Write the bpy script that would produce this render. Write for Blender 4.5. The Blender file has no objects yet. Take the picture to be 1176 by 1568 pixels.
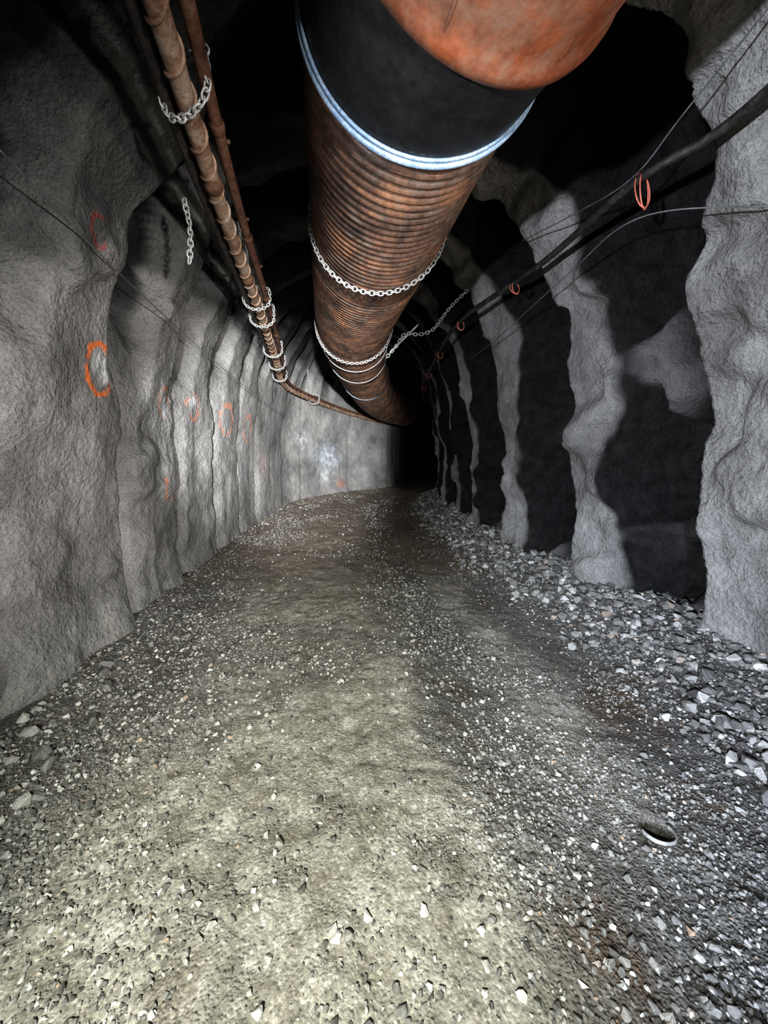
import bpy, bmesh, math, random
import numpy as np
from mathutils import Vector, Matrix
random.seed(4); rng=np.random.default_rng(7)
S=bpy.context.scene
S.view_settings.view_transform='Standard'
for lk in ('Medium High Contrast','High Contrast'):
    try:
        S.view_settings.look=lk;print('look',lk);break
    except Exception as e: print('nolook',e)
# ------------------------------------------------------------ noise
def _h(ix,iy,iz,seed):
    n=(ix*374761393+iy*668265263+iz*2147483647+seed*974634777)&0xFFFFFFFF
    n=((n^(n>>13))*1274126177)&0xFFFFFFFF
    n=((n^(n>>16))*2246822519)&0xFFFFFFFF
    return ((n^(n>>15))&0xFFFFFF)/float(0xFFFFFF)
def vn(x,y,z,seed=0):
    x=np.asarray(x,float);y=np.asarray(y,float)+0*x;z=np.asarray(z,float)+0*x
    ix=np.floor(x).astype(np.int64);iy=np.floor(y).astype(np.int64);iz=np.floor(z).astype(np.int64)
    fx=x-ix;fy=y-iy;fz=z-iz
    fx=fx*fx*fx*(fx*(fx*6-15)+10);fy=fy*fy*fy*(fy*(fy*6-15)+10);fz=fz*fz*fz*(fz*(fz*6-15)+10)
    r=0
    for a in (0,1):
        for b in (0,1):
            for c in (0,1):
                w=(fx if a else 1-fx)*(fy if b else 1-fy)*(fz if c else 1-fz)
                r=r+w*_h(ix+a,iy+b,iz+c,seed)
    return r*2-1
def fbm(x,y,z,sc,o=3,seed=0):
    r=0;a=1;t=0
    for i in range(o):
        r=r+a*vn(x*sc,y*sc,z*sc,seed+i*17);t+=a;a*=.5;sc*=2.03
    return r/t
def sst(a,b,x):
    t=np.clip((x-a)/(b-a),0,1);return t*t*(3-2*t)
# ------------------------------------------------------------ mesh helpers
def mk(name,V,F,mat=None,smooth=True,parent=None,attrs=None):
    V=np.asarray(V,dtype=np.float32);me=bpy.data.meshes.new(name)
    if isinstance(F,np.ndarray):
        k=F.shape[1];n=len(F)
        me.vertices.add(len(V));me.vertices.foreach_set('co',V.ravel())
        me.loops.add(n*k);me.loops.foreach_set('vertex_index',F.astype(np.int32).ravel())
        me.polygons.add(n);me.polygons.foreach_set('loop_start',np.arange(0,n*k,k,dtype=np.int32))
        me.polygons.foreach_set('loop_total',np.full(n,k,dtype=np.int32))
        me.update(calc_edges=True)
    else:
        me.from_pydata([tuple(v) for v in V],[],F)
    me.validate()
    me.polygons.foreach_set('use_smooth',np.full(len(me.polygons),smooth,dtype=bool))
    if attrs:
        for k,a in attrs.items():
            at=me.attributes.new(k,'FLOAT','POINT');at.data.foreach_set('value',np.asarray(a,dtype=np.float32))
    ob=bpy.data.objects.new(name,me);S.collection.objects.link(ob)
    if mat: me.materials.append(mat)
    if parent: ob.parent=parent
    return ob
def empty(name,loc=(0,0,0)):
    e=bpy.data.objects.new(name,None);e.empty_display_size=.1;S.collection.objects.link(e);return e
def cr(pts,n):
    P=[np.array(p,float) for p in pts];P=[2*P[0]-P[1]]+P+[2*P[-1]-P[-2]]
    out=[]
    m=len(P)-3
    for i in range(m):
        for k in range(n):
            t=k/n;a,b,c,d=P[i:i+4]
            out.append(.5*((2*b)+(-a+c)*t+(2*a-5*b+4*c-d)*t*t+(-a+3*b-3*c+d)*t**3))
    out.append(P[-2]);return np.array(out)
def resample(P,step=None,n=None):
    d=np.r_[0,np.cumsum(np.linalg.norm(np.diff(P,axis=0),axis=1))]
    if n is None:n=max(2,int(d[-1]/step)+1)
    s=np.linspace(0,d[-1],n)
    return np.stack([np.interp(s,d,P[:,i]) for i in range(3)],1),s
def frames(P,closed=False):
    T=np.gradient(P,axis=0)
    if closed: T=np.roll(P,-1,0)-np.roll(P,1,0)
    T/=np.linalg.norm(T,axis=1)[:,None]+1e-12
    up=np.array([0,0,1.]) if abs(T[0][2])<.9 else np.array([1.,0,0])
    N=[];n=up-T[0]*np.dot(up,T[0]);n/=np.linalg.norm(n)
    for t in T:
        n=n-t*np.dot(n,t);n/=np.linalg.norm(n);N.append(n)
    N=np.array(N);return T,N,np.cross(T,N)
def tube(P,r,seg=12,closed=False):
    P=np.asarray(P,float);n=len(P);r=np.broadcast_to(r,(n,)) if np.ndim(r)<2 else r
    T,N,B=frames(P,closed)
    a=np.linspace(0,2*np.pi,seg,endpoint=False)
    rr=r[:,None] if r.ndim==1 else r
    V=P[:,None,:]+rr[...,None]*(np.cos(a)[None,:,None]*N[:,None,:]+np.sin(a)[None,:,None]*B[:,None,:])
    V=V.reshape(-1,3);m=n if closed else n-1
    i=np.arange(m)[:,None];j=np.arange(seg)[None,:];i2=(i+1)%n;j2=(j+1)%seg
    F=np.stack([i*seg+j,i*seg+j2,i2*seg+j2,i2*seg+j],-1).reshape(-1,4)
    return V,F
def join(L):
    V=[];F=[];o=0
    for v,f in L: V.append(v);F.append(f+o);o+=len(v)
    return np.concatenate(V),np.concatenate(F)
def link_proto(L,W,w):
    pts=[];h=(L-W)/2
    for k in range(8):
        a=math.pi*k/7-math.pi/2;pts.append((h+W/2*math.cos(a),W/2*math.sin(a),0))
    for k in range(8):
        a=math.pi*k/7+math.pi/2;pts.append((-h+W/2*math.cos(a),W/2*math.sin(a),0))
    return tube(np.array(pts),w,6,True)
def chain(path,L=.042,W=.026,w=.0042,closed=False):
    P,s=resample(np.asarray(path,float),step=L*.72)
    V0,F0=link_proto(L,W,w);T,N,B=frames(P);out=[]
    for i in range(len(P)):
        a=math.radians(35+(i%2)*90+random.uniform(-12,12));n=N[i]*math.cos(a)+B[i]*math.sin(a);b=np.cross(T[i],n)
        M=np.stack([T[i],n,b],0);out.append((V0@M+P[i],F0))
    return join(out)
# ------------------------------------------------------------ materials
class NT:
    def __init__(s,name):
        s.m=bpy.data.materials.new(name);s.m.use_nodes=True;s.t=s.m.node_tree;s.b=s.t.nodes['Principled BSDF']
        s.co=s.t.nodes.new('ShaderNodeTexCoord').outputs['Object']
    def n(s,k,**kw):
        x=s.t.nodes.new(k)
        for a,b in kw.items(): setattr(x,a,b)
        return x
    def l(s,a,b): s.t.links.new(a,b)
    def noise(s,sc,d=4,ro=.6,vec=None,dist=0):
        x=s.n('ShaderNodeTexNoise');x.inputs['Scale'].default_value=sc;x.inputs['Detail'].default_value=d
        x.inputs['Roughness'].default_value=ro;x.inputs['Distortion'].default_value=dist
        s.l(vec or s.co,x.inputs['Vector']);return x.outputs['Fac']
    def vor(s,sc,feat='F1',out='Distance'):
        x=s.n('ShaderNodeTexVoronoi',feature=feat);x.inputs['Scale'].default_value=sc;s.l(s.co,x.inputs['Vector']);return x.outputs[out]
    def ramp(s,f,st):
        x=s.n('ShaderNodeValToRGB');e=x.color_ramp.elements
        while len(e)<len(st): e.new(.5)
        for i,(p,c) in enumerate(st):
            e[i].position=p;e[i].color=(c,c,c,1) if np.isscalar(c) else (*c,1)
        s.l(f,x.inputs[0]);return x.outputs[0]
    def math(s,op,a,b=None,clamp=False):
        x=s.n('ShaderNodeMath',operation=op);x.use_clamp=clamp
        for i,v in enumerate((a,b)):
            if v is None: continue
            if np.isscalar(v): x.inputs[i].default_value=v
            else: s.l(v,x.inputs[i])
        return x.outputs[0]
    def mix(s,f,a,b,bt='MIX'):
        x=s.n('ShaderNodeMix',data_type='RGBA',blend_type=bt)
        for i,v in ((0,f),(6,a),(7,b)):
            if isinstance(v,tuple): x.inputs[i].default_value=(*v,1)
            elif np.isscalar(v): x.inputs[i].default_value=v
            else: s.l(v,x.inputs[i])
        return x.outputs[2]
    def bump(s,h,dist,st=1,prev=None):
        x=s.n('ShaderNodeBump');x.inputs['Distance'].default_value=dist;x.inputs['Strength'].default_value=st
        s.l(h,x.inputs['Height'])
        if prev is not None: s.l(prev,x.inputs['Normal'])
        return x.outputs[0]
    def fin(s,col=None,rough=None,nor=None,metal=None,spec=None):
        for k,v in (('Base Color',col),('Roughness',rough),('Normal',nor),('Metallic',metal),('Specular IOR Level',spec)):
            if v is None: continue
            i=s.b.inputs[k]
            if isinstance(v,tuple): i.default_value=(*v,1)
            elif np.isscalar(v): i.default_value=v
            else: s.l(v,i)
        return s.m
def shotcrete(name,marks=(),k=1.0):
    t=NT(name)
    a=t.n('ShaderNodeAttribute',attribute_name='bare').outputs['Fac']  # attribute holds the mask of painted shade, not exposed rock
    big=t.noise(1.3,4,.6);mid=t.noise(9,4,.6);fine=t.noise(75,3,.6)
    c=t.ramp(big,[(.3,(.13*k,.125*k,.118*k)),(.5,(.235*k,.228*k,.22*k)),(.72,(.37*k,.36*k,.345*k))])
    c=t.mix(.5,c,t.ramp(mid,[(.3,.6),(.7,1.12)]),'MULTIPLY')
    c=t.mix(.5,c,t.ramp(fine,[(.35,.45),(.6,1.15)]),'MULTIPLY')
    for (p,r,w,col,kind,st) in marks:
        nx=t.n('ShaderNodeTexNoise');nx.inputs['Scale'].default_value=5;nx.inputs['Detail'].default_value=3
        t.l(t.co,nx.inputs['Vector'])
        sc=t.n('ShaderNodeVectorMath',operation='MULTIPLY_ADD');t.l(nx.outputs['Color'],sc.inputs[0])
        d=r*1.0;sc.inputs[1].default_value=(d,d,d);sc.inputs[2].default_value=(-p[0]-d/2,-p[1]-d/2,-p[2]-d/2)
        ad=t.n('ShaderNodeVectorMath',operation='ADD');t.l(sc.outputs[0],ad.inputs[0]);t.l(t.co,ad.inputs[1])
        fl=t.n('ShaderNodeVectorMath',operation='MULTIPLY');t.l(ad.outputs[0],fl.inputs[0]);fl.inputs[1].default_value=(.25,1,1)
        ln=t.n('ShaderNodeVectorMath',operation='LENGTH');t.l(fl.outputs[0],ln.inputs[0]);q=ln.outputs['Value']
        if kind=='ring':
            q=t.math('ABSOLUTE',t.math('SUBTRACT',q,r));q=t.math('DIVIDE',q,w)
            f=t.ramp(q,[(.35,1),(1,0)])
            lo=.35 if st>=.9 else .42
            g=t.noise(4+3*r,3,.6);f=t.math('MULTIPLY',f,t.ramp(g,[(lo,.0),(lo+.1,1)]))
            f=t.math('MULTIPLY',f,st)
        else:
            f=t.ramp(t.math('DIVIDE',q,r),[(.2,1),(.95,0)])
            f=t.math('MULTIPLY',f,t.ramp(t.noise(8,3,.6),[(.38,0.1),(.62,1)]))
            f=t.math('MULTIPLY',f,st)
        c=t.mix(f,c,col)
    c=t.mix(a,c,t.mix(t.ramp(mid,[(.35,0),(.7,1)]),(.002,.002,.002),(.015,.0145,.014)))  # near-black mix paints the shade of bays and crown into the colour
    n1=t.bump(mid,.045,.55);n2=t.bump(t.noise(32,3,.55),.024,.8,n1);n3=t.bump(fine,.006,.7,n2)
    return t.fin(c,t.math('ADD',.66,t.math('MULTIPLY',a,.2)),n3,spec=.35)
O=(.80,.20,.045);Rr=(.50,.08,.06);Wt=(.72,.74,.75)
marks=[((-2.2,2.88,2.24),.18,.036,O,'ring',.95),((-2.2,2.90,2.27),.17,0,(.85,.85,.83),'blob',1),((-1.98,2.55,3.0),.10,.018,Rr,'ring',.7),
 ((-2.35,4.00,2.16),.14,.035,O,'ring',.38),((-2.35,4.0,2.10),.14,0,Wt,'blob',.8),((-2.38,4.68,2.2),.15,.035,O,'ring',.3),((-2.38,4.68,2.28),.13,0,Wt,'blob',.7),
 ((-2.4,5.7,2.15),.22,.045,O,'ring',.38),((-2.4,6.7,2.12),.2,.04,O,'ring',.3),((-2.38,4.0,1.28),.15,.028,O,'ring',.38),
 ((-2.45,7.6,1.45),.3,0,Rr,'blob',.25),((-2.2,9.9,2.1),.35,0,Wt,'blob',.55),
 ((-1.7,10.75,1.6),.6,0,(.60,.68,.80),'blob',.55),((-1.7,10.7,1.05),.35,0,Wt,'blob',.5),((-1.3,11.2,.8),.2,0,O,'blob',.4)]
m_wl=shotcrete('shotcrete_painted',marks,1.0);m_w=shotcrete('shotcrete',(),1.1)
def floor_mat():
    t=NT('crushed_rock_floor')
    a=t.n('ShaderNodeAttribute',attribute_name='packed').outputs['Fac']
    br=t.n('ShaderNodeAttribute',attribute_name='brown').outputs['Fac']
    mid=t.noise(6,5,.7);fine=t.noise(60,4,.7);v=t.vor(85);v2=t.vor(38)
    c=t.ramp(t.noise(1.6,4,.6),[(.33,(.115,.080,.058)),(.43,(.12,.112,.106)),(.68,(.16,.157,.153))])
    c=t.mix(a,c,t.ramp(mid,[(.3,(.23,.21,.175)),(.55,(.34,.323,.29)),(.75,(.42,.408,.38))]))
    c=t.mix(t.math('MULTIPLY',br,.65),c,(.23,.175,.125))
    c=t.mix(.6,c,t.ramp(mid,[(.3,.62),(.7,1.2)]),'MULTIPLY')
    c=t.mix(.65,c,t.ramp(fine,[(.35,.5),(.65,1.3)]),'MULTIPLY')
    col=t.n('ShaderNodeTexVoronoi');col.inputs['Scale'].default_value=85;t.l(t.co,col.inputs['Vector'])
    sp=t.n('ShaderNodeSeparateColor');t.l(col.outputs['Color'],sp.inputs[0])
    c=t.mix(.6,c,t.ramp(sp.outputs[0],[(0,.6),(.8,1),(1,1.8)]),'MULTIPLY')
    b=t.bump(t.noise(11,4,.6),.03,.7)
    rough=t.math('SUBTRACT',1.0,t.math('MULTIPLY',a,.7))
    h=t.math('MULTIPLY',t.ramp(v,[(0,1),(.6,0)]),rough);b=t.bump(h,.008,.8,b)
    h=t.math('MULTIPLY',t.ramp(v2,[(0,1),(.35,0)]),rough);b=t.bump(h,.010,.7,b);b=t.bump(fine,.005,.7,b)
    return t.fin(c,.85,b,spec=.3)
m_f=floor_mat()
def stone_mat():
    t=NT('crushed_stone');g=t.n('ShaderNodeNewGeometry').outputs['Random Per Island']
    c=t.ramp(g,[(0,(.085,.082,.077)),(.35,(.17,.165,.157)),(.75,(.30,.292,.28)),(.97,(.58,.57,.55)),(1,(.34,.24,.17))])
    c=t.mix(.6,c,t.ramp(t.noise(45,4,.7),[(.3,.55),(.7,1.25)]),'MULTIPLY')
    return t.fin(c,.55,t.bump(t.noise(90,3,.6),.006,.6),spec=.5)
m_s=stone_mat()
def rusty(name,c1,c2,c3,sc=4,metal=.15,rough=.6,stretch=None,dust=None):
    t=NT(name);v=None
    if stretch:
        mp=t.n('ShaderNodeMapping');mp.inputs['Scale'].default_value=stretch;t.l(t.co,mp.inputs['Vector']);v=mp.outputs[0]
    f=t.noise(sc,6,.68,v,.3)
    c=t.ramp(f,[(.32,c1),(.5,c2),(.68,c3)])
    c=t.mix(.6,c,t.ramp(t.noise(sc*9,4,.7),[(.35,.45),(.65,1.25)]),'MULTIPLY')
    if dust: c=t.mix(t.ramp(t.noise(sc*2.3,5,.7),[(.5,0),(.68,.75)]),c,dust)
    return t.fin(c,t.ramp(t.noise(sc*3,3,.6),[(.3,rough-.15),(.7,rough+.2)]),t.bump(t.noise(sc*12,4,.6),.004,.6),metal,.35)
m_duct=rusty('rusty_corrugated_steel',(.03,.024,.021),(.11,.062,.044),(.26,.13,.072),4,.25,.45,dust=(.14,.115,.095))
m_or=rusty('rusty_orange_steel',(.14,.042,.019),(.21,.064,.027),(.17,.078,.046),2.5,.1,.38,dust=(.19,.12,.085))
m_blk=rusty('black_rubber_sleeve',(.008,.008,.008),(.012,.012,.013),(.025,.024,.022),3,0,.42)
m_ring=rusty('bluish_zinc_band',(.18,.28,.43),(.29,.41,.57),(.42,.52,.63),10,.3,.35)
m_pipe=rusty('dusty_rusty_pipe',(.12,.06,.036),(.25,.16,.108),(.37,.30,.24),7,.15,.6)
m_pipe2=rusty('brown_rusty_pipe',(.05,.025,.018),(.12,.055,.034),(.18,.10,.07),7,.15,.6)
m_pipe3=rusty('dark_pipe',(.012,.011,.010),(.03,.025,.023),(.07,.05,.042),7,.1,.55)
m_zn=rusty('galvanized_chain',(.26,.26,.255),(.44,.44,.43),(.60,.60,.59),30,.35,.4)
m_cab=rusty('black_cable',(.012,.012,.012),(.025,.024,.023),(.07,.06,.05),12,0,.5)
m_wire=rusty('grey_wire',(.07,.07,.07),(.13,.13,.13),(.2,.2,.2),12,.2,.5)
m_tie=rusty('orange_tie',(.45,.10,.07),(.62,.18,.12),(.7,.28,.2),12,0,.5)
# ------------------------------------------------------------ tunnel path
LU=[-7,0,1.92,3.2,4.5,7,9.4,10.8,12.2,13.4,15,21,27]
LX=[-1.9,-1.95,-2.13,-2.28,-2.40,-2.5,-2.47,-1.98,-1.0,.15,.5,1.3,1.7]
LY=[-7,0,1.92,3.2,4.5,7,9.4,10.3,11.6,12.3,14,20,26]
RU=[-7,0,2.5,3.3,3.8,4.5,5.1,6.3,8.2,9.4,10.8,12.2,13.4,15,21,27]
RX=[2.3,2.45,2.45,2.22,2.03,1.8,1.66,1.46,1.3,1.32,1.5,1.9,2.3,2.8,3.8,4.3]
RY=[-7,0,2.5,3.3,3.8,4.5,5.1,6.3,8.2,9.2,10.2,11.3,12.3,14,20,26]
def smi(u,U,X,w=.25):
    return sum(np.interp(u+d,U,X) for d in (-w,-w/2,0,w/2,w))/5
def ramp_z(y): 
    return .05*np.clip(y-2,0,14)
def Lx_at(y): return np.interp(y,LY,LX)
def Rx_at(y): return np.interp(y,RY,RX)
HX,HY=1.19,1.40
def floor_h(x,y):
    l=Lx_at(y);r=Rx_at(y)
    z=ramp_z(y)
    z=z+.10*sst(.55,0,x-l)+.30*sst(.95,-.15,r-x)
    z=z+.022*fbm(x,y,0,1.1,3,5)+.014*fbm(x,y,0,5,3,9)+.008*fbm(x,y,0,17,2,19)
    z=z-.07*sst(.062,.035,np.hypot(x-HX,y-HY))
    return z
def packed(x,y):
    """wheel tracks / stone-poor compacted strips"""
    l=Lx_at(y);r=Rx_at(y);w=2*(x-l)/(r-l)-1
    w=w+.13*fbm(x,y,0,.9,3,71)
    t=sst(-.85,-.45,w)*sst(.16,.02,w)*.8+.5*np.exp(-((w-.42)/.10)**4)*sst(.8,2.5,y)+.12*sst(.8,.5,w)
    t=np.maximum(t,np.exp(-((w+.08)/.16)**4))
    c=fbm(x,y,0,2.0,3,222)
    return np.clip(t*(.55+.75*sst(-.35,.25,c)),0,1)
def bandsw(u,B,e1,e2,wd=0):
    rib=np.zeros_like(u)
    for a,b in B: rib=np.maximum(rib,sst(a-e1,a+.06,u+wd)*(1-sst(b-e2*.2,b+e2,u-wd*.6)))
    return 1-rib
RB=[(-6.5,-5),(-4,-2.6),(-1.5,-.2),(.9,2.66),(3.25,3.84),(4.5,5.1),(5.80,6.22),(6.9,7.3),(7.98,8.35),(9.05,9.45),(10.1,10.5),(11.1,11.5),(12.2,12.6),(13.3,13.7),(14.6,15),(16,16.5),(18,18.5),(20,20.5)]
LB=[(-6.5,-5),(-4,-2.2),(-1.7,-.4),(.0,1.80),(2.18,3.12),(3.45,4.18),(4.48,5.2),(5.42,6.2),(6.4,7.1),(7.28,8.0),(8.2,9.0),(9.15,10),(10.2,11),(11.2,12),(12.2,13.4),(13.8,15),(15.5,17),(17.5,19),(19.5,21)]
us=np.concatenate([np.linspace(-7,.9,60,endpoint=False),np.linspace(.9,4.4,190,endpoint=False),np.linspace(4.4,8.4,150,endpoint=False),np.linspace(8.4,14,130,endpoint=False),np.linspace(14,27,60)])
nv=470
th=np.linspace(0,np.pi,6000);ex=2/3.0;H=4.15;a0=2.2
cx=-np.sign(np.cos(th))*np.abs(np.cos(th))**ex;cz=np.sin(th)**ex
sl=np.r_[0,np.cumsum(np.hypot(np.diff(cx)*a0,np.diff(cz)*H))];tt=np.linspace(0,sl[-1],nv)
cx=np.interp(tt,sl,cx);cz=np.interp(tt,sl,cz)
dx=np.gradient(cx)*a0;dz=np.gradient(cz)*H;nl=np.hypot(dx,dz);nx_=-dz/nl;nz_=dx/nl
vv=np.linspace(0,1,nv)
U,Vg=np.meshgrid(us,vv,indexing='ij')
lx=smi(us,LU,LX);ly=smi(us,LU,LY);rx=smi(us,RU,RX);ry=smi(us,RU,RY)
f=(cx[None,:]+1)/2
BX=lx[:,None]*(1-f)+rx[:,None]*f;BY=ly[:,None]*(1-f)+ry[:,None]*f
zf=ramp_z(BY)-.25
BZ=zf+cz[None,:]*(H+.25)
hgt=cz[None,:]*H+0*U
left=1-sst(.36,.47,Vg)
hiL=sst(1.9,3.2,hgt)
farL=sst(4.2,7.5,U)
jr=.17*fbm(BX,BY,BZ,1.3,3,31)+.06*fbm(BX,BY,BZ,4,2,37)+.34*sst(2.7,3.5,hgt)*sst(3.1,2.7,U)
jl=.08*fbm(BX,BY,BZ,1.0,2,31)+.015*fbm(BX,BY,BZ,5,2,37)
ju=U+jr*(1-left)+left*(jl+hiL*.10*fbm(BX,BY,BZ,1.6,2,47))
wid=.07*sst(1.3,.2,hgt)
bayR=bandsw(ju,RB,.06,.08,wid)
bayL=bandsw(ju,LB,.45,.045)
bayL2=bandsw(ju,[(a+.12,b-.15) for a,b in LB],.12,.08)
hi2=hiL*(1-farL)+farL*sst(2.5,3.4,hgt)
bl=bayL*(1-hi2)+bayL2*hi2
ampL=(.21-.165*farL)+.27*hi2
ampR=.62-.10*sst(1.0,0,hgt)
g=left*bl*ampL+(1-left)*bayR*ampR
d=g.copy()
d+=(.10-.02*left-.03*left*farL)*fbm(BX,BY,BZ,.9,3,3)+(.05-.03*left*farL)*fbm(BX,BY,BZ,2.7,2,11)+(.014-.008*left*farL)*fbm(BX,BY,BZ,9,3,13)
KN=[(3.16,2.30,.15,.36,.95),(2.90,2.30,.07,.26,.5),(3.0,.25,.20,.38,.9),(3.16,.95,.10,.30,.5),(2.86,1.25,.08,.2,.35),(2.9,3.0,.12,.22,.4),
    (5.30,.35,.15,.55,1),(4.25,.30,.20,.42,1),(4.05,.20,.13,.45,.8),(4.42,1.9,.10,.3,.5),(5.5,1.7,.12,.35,.5),(5.65,.4,.12,.4,.8),(6.55,.45,.15,.5,.9),(6.6,1.8,.12,.4,.5),
    (7.6,.3,.2,.5,.9),(7.7,2.0,.13,.4,.5),(8.7,.4,.2,.5,.9),(9.8,.4,.2,.6,.8)]
w1=.16*fbm(BX,BY,BZ,2.6,3,301);w2=.22*fbm(BX,BY,BZ,2.6,3,311)
kn=np.zeros_like(U)
for (ku,kh,ru,rh,wt) in KN:
    r2=((U+w1-ku)/ru)**2+((hgt+w2-kh)/rh)**2
    kn=np.maximum(kn,wt*sst(2.0,.1,r2))
d-=(1-left)*bayR*kn*.50
d-=(1-left)*(1-bayR)*.10*sst(0,.5,fbm(BX,BY,BZ,2.2,2,83))
d+=left*(.03-.02*farL)*np.abs(fbm(BX,BY*1.7,BZ*.22,2.2,1,55))*sst(2.8,1.0,hgt)
d-=left*.10*sst(.15,.5,fbm(BX,BY,BZ,2.0,2,171))*sst(5,3,U)
d-=.17*sst(.6,-.1,hgt)*(1-.3*left)*(1+.9*fbm(BX,BY,BZ,5,2,63))
X=BX+d*nx_[None,:];Y=BY+0*BX;Z=BZ+d*nz_[None,:]
fineN=.006*fbm(BX,BY,BZ,26,2,101)
X+=fineN*nx_;Z+=fineN*nz_
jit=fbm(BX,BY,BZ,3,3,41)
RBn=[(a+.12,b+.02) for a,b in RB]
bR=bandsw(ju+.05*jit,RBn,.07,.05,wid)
shadeR=np.clip(bR*1.1-sst(.2,1.1,kn)*.6,0,1)  # shade of the right bays and near rib sides, painted as dark colour
shadeR=np.maximum(shadeR,.75*sst(.565,.50,Vg))
shadeL=hi2*sst(.35,.7,bl+jit*.25)
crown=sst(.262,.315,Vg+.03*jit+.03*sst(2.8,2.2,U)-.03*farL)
shade_patch=sst(-.05,.15,fbm(BX,BY,BZ,.9,3,141))
shadeL=np.maximum(shadeL,crown*(.68+.31*shade_patch-.20*farL*(1-bl)))  # crown darkness is painted shade, broken up by noise
shadeL=np.maximum(shadeL,(1-hi2)*.7*sst(.75,1,bl)*sst(7.5,4.5,U))
bare=np.clip(left*shadeL+(1-left)*shadeR,0,1)  # mask for shade painted into the wall and ceiling colour
def patch(name,v0,v1,mat):
    k=v1-v0;VV=np.stack([X[:,v0:v1],Y[:,v0:v1],Z[:,v0:v1]],-1).reshape(-1,3)
    n=len(us);i=np.arange(n-1)[:,None];j=np.arange(k-1)[None,:]
    F=np.stack([i*k+j,i*k+j+1,(i+1)*k+j+1,(i+1)*k+j],-1).reshape(-1,4)
    return mk(name,VV,F,mat,True,None,{'bare':bare[:,v0:v1].ravel()})  # attribute carries the painted shade mask
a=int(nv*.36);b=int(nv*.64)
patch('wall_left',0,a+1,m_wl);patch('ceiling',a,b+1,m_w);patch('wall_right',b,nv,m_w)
for nm,i in (('wall_back',0),('wall_far',-1)):
    ring=np.stack([X[i],Y[i],Z[i]],-1);c=ring.mean(0)
    VV=[c]
    for k in (.33,.66,1.0):
        VV.append(c+(ring-c)*k)
    VV=np.concatenate([[c]]+VV[1:]);n=nv;F=[[0,1+j,1+(j+1)%n] for j in range(n)]
    for k in (0,1):
        F+=[[1+k*n+j,1+k*n+(j+1)%n,1+(k+1)*n+(j+1)%n,1+(k+1)*n+j] for j in range(n)]
    VV[:,1]+=.05*fbm(VV[:,0],VV[:,2],0,1.5,2,3)
    mk(nm,VV,F,m_w,True,None,{'bare':np.full(len(VV),.8)})  # even painted shade on the end walls
# ------------------------------------------------------------ floor
ys=np.concatenate([np.linspace(-7,.4,50,endpoint=False),np.linspace(.4,4,230,endpoint=False),np.linspace(4,13,220,endpoint=False),np.linspace(13,26,60)])
nc=380;w=np.linspace(0,1,nc)
XL=Lx_at(ys)-.75;XR=Rx_at(ys)+.85
FX=XL[:,None]*(1-w)+XR[:,None]*w;FY=ys[:,None]+0*FX
FZ=floor_h(FX,FY)
i=np.arange(len(ys)-1)[:,None];j=np.arange(nc-1)[None,:]
F=np.stack([i*nc+j,i*nc+j+1,(i+1)*nc+j+1,(i+1)*nc+j],-1).reshape(-1,4)
brown=sst(3.2,6.5,FY+1.2*fbm(FX,FY,0,.8,3,401))*sst(.3,.9,Rx_at(FY)-FX)
mk('floor',np.stack([FX,FY,FZ],-1).reshape(-1,3),F,m_f,True,None,{'packed':packed(FX,FY).ravel(),'brown':brown.ravel()})
# ------------------------------------------------------------ gravel
protos=[]
for k in range(30):
    bm=bmesh.new()
    for q in range(random.randint(10,16)):
        v=Vector((random.gauss(0,1),random.gauss(0,1),random.gauss(0,1))).normalized()*random.uniform(.8,1.1)
        bm.verts.new((v.x,v.y*random.uniform(.7,.9),v.z*.75))
    r=bmesh.ops.convex_hull(bm,input=bm.verts)
    for v in [v for v in bm.verts if not v.link_faces]: bm.verts.remove(v)
    bmesh.ops.triangulate(bm,faces=bm.faces);bm.verts.index_update()
    protos.append((np.array([v.co[:] for v in bm.verts]),np.array([[v.index for v in f.verts] for f in bm.faces])));bm.free()
def scatter(n,ymin,ymax,dens,smin,smax,pw,seed,py=1.45):
    r=np.random.default_rng(seed)
    y=ymin+(ymax-ymin)*r.random(n)**py
    l=Lx_at(y);rr=Rx_at(y);q=r.random(n)
    x=(l+.02)*(1-q)+(rr+.3)*q
    wv=2*(x-l)/(rr-l)-1
    D=dens(x,y,wv)*(np.hypot(x-HX,y-HY)>.09)
    k=r.random(n)<D;x=x[k];y=y[k];wv=wv[k]
    s=smin+(smax-smin)*r.random(len(x))**pw
    return x,y,wv,s
def D1(x,y,wv):
    cl=fbm(x,y,0,2.2,3,200)
    edge=sst(.62,.9,wv)+.45*sst(-.6,-.9,wv)
    mid=np.exp(-((wv-.17)/.15)**2)*.6
    lf=np.exp(-((wv+.6)/.25)**2)*.6
    rt=np.exp(-((wv-.6)/.28)**2)*.45*sst(3.8,1.2,y)
    base=.15+.25*sst(-.1,.35,cl)
    return np.clip(((base+mid+lf+rt)*(0.30+1.5*sst(-.25,.4,cl))+edge*.7)*(1-(.6+.2*sst(2,3.5,y))*packed(x,y))*(1-.5*sst(3.5,7,y)),0,1)
def D2(x,y,wv):
    cl=sst(-.02,.35,fbm(x,y,0,1.5,2,230))
    return np.clip(sst(.55,.85,wv)*.6+(sst(-.35,-.75,wv)*.65*sst(4.5,2,y)+.06+.35*np.exp(-((wv-.2)/.15)**2)+.5*cl)*(1-.85*packed(x,y))*(1-.6*sst(3,6.5,y)),0,1)
def D3(x,y,wv):
    return np.clip(sst(.60,.88,wv)*sst(.9,1.6,y)+.16*sst(-.7,-.95,wv)*sst(3.5,1.8,y)*sst(1.0,1.4,y),0,1)
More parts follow.
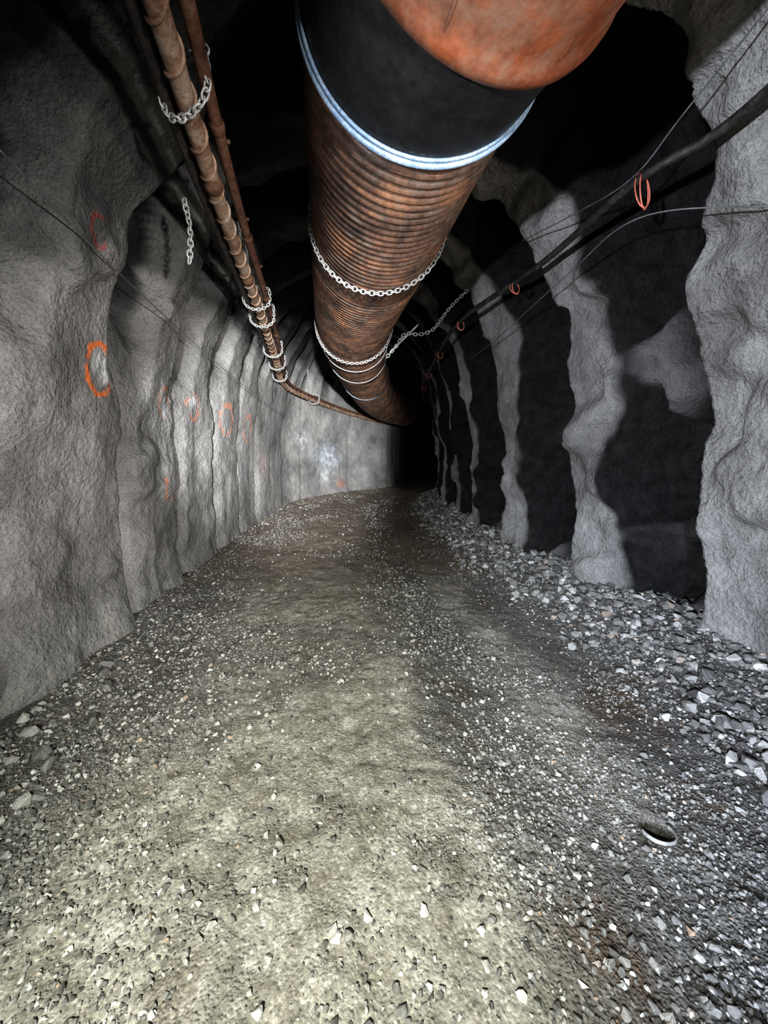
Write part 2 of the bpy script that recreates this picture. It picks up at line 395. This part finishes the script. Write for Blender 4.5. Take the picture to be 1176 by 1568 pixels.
sets=[scatter(125000,.45,12,D1,.004,.0135,1.6,1,1.75),scatter(38000,.45,11,D2,.009,.024,1.6,2,1.65),scatter(20000,.7,11,D3,.018,.060,1.6,3,1.3)]
VV=[];FF=[];o=0
for (x,y,wv,s) in sets:
    s=s*(1+.15*sst(2.5,8,y))
    z=floor_h(x,y)
    for i in range(len(x)):
        pv,pf=protos[(i*7)%30]
        e=(random.gauss(0,.5),0,random.uniform(0,6.283))
        cz_,sz_=math.cos(e[2]),math.sin(e[2]);cx_,sx_=math.cos(e[0]),math.sin(e[0])
        R=np.array([[cz_,-sz_*cx_,sz_*sx_],[sz_,cz_*cx_,-cz_*sx_],[0,sx_,cx_]])
        VV.append(pv@R.T*s[i]+(x[i],y[i],z[i]+s[i]*.28));FF.append(pf+o);o+=len(pv)
mk('gravel_stones',np.concatenate(VV),np.concatenate(FF),m_s,False)
print('stones',sum(len(s[0]) for s in sets))
# ------------------------------------------------------------ ventilation duct
duct=empty('ventilation_duct')
main=cr([(.16,1.6,3.18),(.08,2.0,3.18),(-.03,2.7,3.18),(-.24,3.9,3.19),(-.38,5,3.2),(-.40,6.8,3.18),(-.2,9,3.05),(.15,10.5,3.0),(.6,11.6,3.0)],24)
P,s=resample(main,step=.0085)
R=.437+.010*np.sin(s*2*np.pi/.051)
brk=sst(1.2,1.26,s)*(1-sst(1.45,1.52,s));R=R*(1-brk)+.439*brk
for c0 in (3.2,4.6,5.9,7.2,8.5): R=np.where(abs(s-c0)<.06,.452,R)
T,N,B=frames(P);a=np.linspace(0,2*np.pi,72,endpoint=False)
dent=.006*fbm(P[:,None,0]+np.cos(a)*.4,P[:,None,1],P[:,None,2]+np.sin(a)*.4,2.2,2,300)
V,F=tube(P,R[:,None]+dent,72);mk('corrugated_section',V,F,m_duct,True,duct)
def seg(name,pts,prof,mat,n=96):
    P,s=resample(cr(pts,10),n=120);t=np.linspace(0,1,120)
    r=np.interp(t,[p[0] for p in prof],[p[1] for p in prof]);V,F=tube(P,r,n);return mk(name,V,F,mat,True,duct)
def sheared(name,c0,d0,c1,d1,r0,r1,mat,n=96,m=40):
    V=[]
    for k in range(m):
        q=k/(m-1);c=np.array(c0)*(1-q)+np.array(c1)*q;dd=np.array(d0)*(1-q)+np.array(d1)*q;dd=dd/np.linalg.norm(dd)
        u=np.cross(dd,(0,0,1));u/=np.linalg.norm(u);v=np.cross(u,dd);r=r0*(1-q)+r1*q
        for aa in np.linspace(0,2*np.pi,n,endpoint=False): V.append(c+r*(math.cos(aa)*u+math.sin(aa)*v))
    i=np.arange(m-1)[:,None];j=np.arange(n)[None,:];j2=(j+1)%n
    F=np.stack([i*n+j,i*n+j2,(i+1)*n+j2,(i+1)*n+j],-1).reshape(-1,4)
    return mk(name,np.array(V),F,mat,True,duct)
sheared('rubber_sleeve',(.295,1.22,3.155),(-.27,1,0),(.16,1.605,3.18),(-.12,1,0),.446,.457,m_blk)
seg('orange_steel_section',[(.90,-1.0,3.24),(.61,.2,3.19),(.28,1.29,3.155)],[(0,.468),(.965,.468),(.97,.481),(.99,.481),(1,.445)],m_or)
def ringband(name,c,tdir,r,wr,mat,seg_=96):
    t=Vector(tdir).normalized();u=t.cross(Vector((0,0,1))).normalized();v=u.cross(t)
    pts=np.array([np.array(c)+r*(math.cos(k)*np.array(u)+math.sin(k)*np.array(v)) for k in np.linspace(0,2*np.pi,seg_,endpoint=False)])
    V,F=tube(pts,wr,10,True);return mk(name,V,F,mat,True,duct)
ringband('blue_end_band',(.158,1.61,3.18),(-.12,1,0),.466,.012,m_ring)
ringband('blue_end_band_b',(.162,1.588,3.18),(-.12,1,0),.462,.007,m_ring)
for k,aa in enumerate((-1.9,-1.1)):
    pts=[]
    for tq in np.linspace(0,1,30):
        c=np.array((.90,-1.0,3.24))*(1-tq)+np.array((.29,1.25,3.155))*tq
        ux=np.array((.96,.27,0));pts.append(c+.466*(math.cos(aa)*ux+math.sin(aa)*np.array((0,0,1))))
    V,F=tube(np.array(pts),.005,6);mk('weld_seam_%d'%k,V,F,m_or,True,duct)
def at(path,y): 
    return np.array([np.interp(y,path[:,1],path[:,0]),y,np.interp(y,path[:,1],path[:,2])])
def loopchain(path,y,r,L=.042,top=3.95):
    c=at(path,y);pts=[c+(-r*.8,0,top-c[2])]
    for k in np.linspace(math.pi-.4,math.pi*2+.4,50):
        pts.append(c+(r*math.cos(k),0,r*math.sin(k)))
    pts.append(c+(r*.8,0,top-c[2]))
    return chain(np.array(pts),L,L*.62,L*.1)
parts=[loopchain(main,2.75,.462),loopchain(main,4.75,.465)]
V,F=join(parts);mk('support_chains',V,F,m_zn,True,duct)
for k,y in enumerate((5.25,6.0,7.4)):
    c=at(main,y);ringband('strap_%d'%k,c,(-.1,1,0),.455,.006,m_zn if k<2 else m_ring)
sc=cr([(.05,4.72,2.82),(.16,4.66,2.93),(.25,4.6,3.03),(.42,4.58,3.02),(.58,4.57,3.08),(.75,4.6,3.3),(.95,4.62,3.5)],10)
V,F=chain(sc,.05,.032,.0055);mk('side_chain',V,F,m_zn,True,duct)
rod,_=resample(np.array([(.07,4.7,2.85),(.40,4.62,3.14)]),n=4);V,F=tube(rod,.012,8);mk('side_hook_rod',V,F,m_zn,True,duct)
V,F=tube(resample(np.array([(.63,1.55,3.05),(.645,1.57,3.9)]),n=8)[0],.008,8);mk('hanger_rod',V,F,m_zn,True,duct)
# ------------------------------------------------------------ left service pipes
pipes=empty('service_pipes')
PA=cr([(-.30,-.6,3.1),(-.60,.7,3.1),(-.76,1.46,3.1),(-.875,1.96,3.1),(-1.03,2.7,3.1),(-1.30,4.16,3.1),(-1.72,6.2,3.11),(-2.08,7.9,3.12),(-1.98,8.9,3.05),(-1.2,10.9,2.9),(-.02,12.0,2.68)],14)
def off(P,o): return P+np.array(o)
V,F=tube(resample(PA,step=.04)[0],.042,16);mk('banded_pipe',V,F,m_pipe,True,pipes)
Q,s=resample(PA,step=.009);T,N,B=frames(Q);ph=s*2*np.pi/.185
hel=Q+.044*(np.cos(ph)[:,None]*N+np.sin(ph)[:,None]*B)
V,F=tube(hel,.009,6);mk('spiral_wrap',V,F,m_pipe,True,pipes)
V,F=tube(resample(off(PA,(.095,0,.05)),step=.04)[0],.028,14);mk('brown_pipe',V,F,m_pipe2,True,pipes)
V,F=tube(resample(off(PA,(-.090,0,.05)),step=.04)[0],.034,14);mk('dark_pipe',V,F,m_pipe3,True,pipes)
L_=[]
for y in (2.0,2.9,3.9,5.0,6.1,7.1):
    c=at(PA,y)+(.095,0,.05);L_.append(tube(resample(np.array([c+(.008,-.03,0),c+(-.008,.03,0)]),n=6)[0],np.array([.028,.035,.035,.035,.035,.028]),14))
for y in (1.2,2.3,3.4,4.6,5.8,6.9):
    c=at(PA,y);L_.append(tube(resample(np.array([c+(.006,-.03,0),c+(-.006,.03,0)]),n=6)[0],np.array([.040,.051,.051,.051,.051,.040]),16))
V,F=join(L_);mk('pipe_couplings',V,F,m_pipe2,True,pipes)
L_=[]
for y in np.arange(.9,8,.62):
    c=at(PA,y);L_.append(tube(resample(np.array([c+(-.13,0,.095),c+(.13,0,.088)]),n=5)[0],.010,8))
V,F=join(L_);mk('pipe_brackets',V,F,m_pipe2,True,pipes)
def pchain(y,drop=.0,L=.05,dy=0,rx=.13):
    c=at(PA,y)+(0,0,.03);pts=[c+(-rx,.0,.75),c+(-rx,0,.1)]
    for k in np.linspace(math.pi,2*math.pi,16): pts.append(c+(rx*math.cos(k),dy*math.cos(k),.09*math.sin(k)-drop))
    pts+= [c+(rx,dy,.1),c+(.0,0,.12),c+(-rx*.8,-dy,.13)]
    return chain(np.array(pts),L,L*.62,L*.11)
hang=cr([(-1.24,2.56,3.17),(-1.22,2.56,3.05),(-1.21,2.54,2.95),(-1.215,2.52,2.82)],10)
V,F=join([pchain(1.80,.01,.042,-.05,.12),pchain(3.9,0,.038),pchain(4.3,.03,.038),pchain(5.6,.02,.04),pchain(6.4,.02,.042),pchain(7.4,.02,.05),pchain(9.6,.02,.06),chain(hang,.048,.03,.0055)])
mk('hanging_chains',V,F,m_zn,True,pipes)
# ------------------------------------------------------------ right cable
cab=empty('power_cable')
CP=cr([(1.62,.3,3.25),(1.66,1.85,3.17),(1.42,2.35,3.14),(1.26,3.26,3.14),(.86,4.47,3.12),(.80,6.0,3.10),(.80,7.8,3.04),(1.0,9.5,3.0),(1.3,10.5,3)],14)
V,F=tube(resample(CP,step=.04)[0],.023,12);mk('cable',V,F,m_cab,True,cab)
L_=[]
for y,h in ((2.3,.13),(3.55,.07),(4.45,.07),(5.6,.07),(6.8,.07),(7.8,.07)):
    c=at(CP,y)
    for kk in (0,1):
        pts=np.array([c+(.04*math.cos(k)+.01*kk,.03*math.sin(k+kk),-.02-h*.4+h*.8*math.sin(k)) for k in np.linspace(0,2*np.pi,24,endpoint=False)])
        L_.append(tube(pts,.004,6,True))
V,F=join(L_);mk('orange_ties',V,F,m_tie,True,cab)
def wire(name,pts,r,par=None):
    V,F=tube(resample(cr(pts,12),step=.05)[0],r,6);return mk(name,V,F,m_wire,True,par)
wire('lower_wire',[(2.15,1.95,2.80),(1.87,2.0,2.81),(1.44,2.32,2.94),(1.34,2.92,2.92),(1.21,4.23,2.86),(1.15,5.2,2.9)],.004,cab)
wire('upper_wire',[(1.62,1.5,3.5),(1.47,2.06,3.27),(1.40,2.35,3.16),(1.32,2.87,3.28),(1.2,3.5,3.45)],.004,cab)
wire('guide_wire',[(-1.38,1.0,2.86),(-1.58,1.8,2.83),(-1.83,3.1,2.80),(-1.95,5.2,2.6),(-2.1,8.2,2.44)],.004)
# ------------------------------------------------------------ broken pipe stub half buried in floor
bx,by=HX,HY-.01;bz=float(floor_h(np.array([bx+.11]),np.array([by]))[0])
arc=np.linspace(math.pi*.98,math.pi*2.1,30)
VV=[];FF=[]
for k,aa in enumerate(arc):
    h=.012*math.sin((k/29)*math.pi)
    for (rr,zz) in ((.060,-.07),(.060,h),(.0635,h+.003),(.067,h),(.067,-.07)):
        VV.append((bx+rr*math.cos(aa),by+rr*math.sin(aa),bz+zz))
for k in range(len(arc)-1):
    for j in range(4): FF.append([k*5+j,k*5+j+1,(k+1)*5+j+1,(k+1)*5+j])
ob=mk('broken_pipe_ring',VV,FF,m_zn)
# ------------------------------------------------------------ lights
def spot(name,loc,tgt,e,ang,blend,col,r=.05):
    L=bpy.data.lights.new(name,'SPOT');L.energy=e;L.spot_size=math.radians(ang);L.spot_blend=blend;L.color=col;L.shadow_soft_size=r
    o=bpy.data.objects.new(name,L);o.location=loc;o.rotation_euler=(Vector(tgt)-Vector(loc)).to_track_quat('-Z','Y').to_euler();S.collection.objects.link(o)
spot('headlamp_floor',(-.45,-.9,1.9),(-.38,1.7,0),780,72,1,(.97,1,.87),.04)
spot('headlamp_far',(.5,-2.5,1.8),(-1.9,8.8,1.8),14000,28,1,(.96,.98,1),.06)
spot('worklight_left',(1.3,-1.2,1.4),(-2.2,4.5,1.8),1350,58,1,(1,.99,.97),.05)
spot('worklight_cool',(-1.1,-1.0,1.4),(2.3,2.9,1.7),1300,74,1,(.84,.90,1),.04)
spot('worklight_low',(.5,-.9,.8),(1.9,2.8,.1),340,46,1,(.68,.79,1),.02)
spot('worklight_duct',(1.75,.2,1.4),(.2,2.4,3.1),205,60,1,(1,.93,.85),.05)
W=bpy.data.worlds.new('World');S.world=W;W.use_nodes=True;W.node_tree.nodes['Background'].inputs[0].default_value=(.5,.55,.6,1);W.node_tree.nodes['Background'].inputs[1].default_value=.01
# ------------------------------------------------------------ camera
cd=bpy.data.cameras.new('camera');cd.sensor_fit='VERTICAL';cd.sensor_height=36;cd.lens=13.02;cd.clip_start=.05
co=bpy.data.objects.new('camera',cd);co.location=(0,0,1.6);co.rotation_euler=(math.radians(90-8.4),0,0);S.collection.objects.link(co);S.camera=co
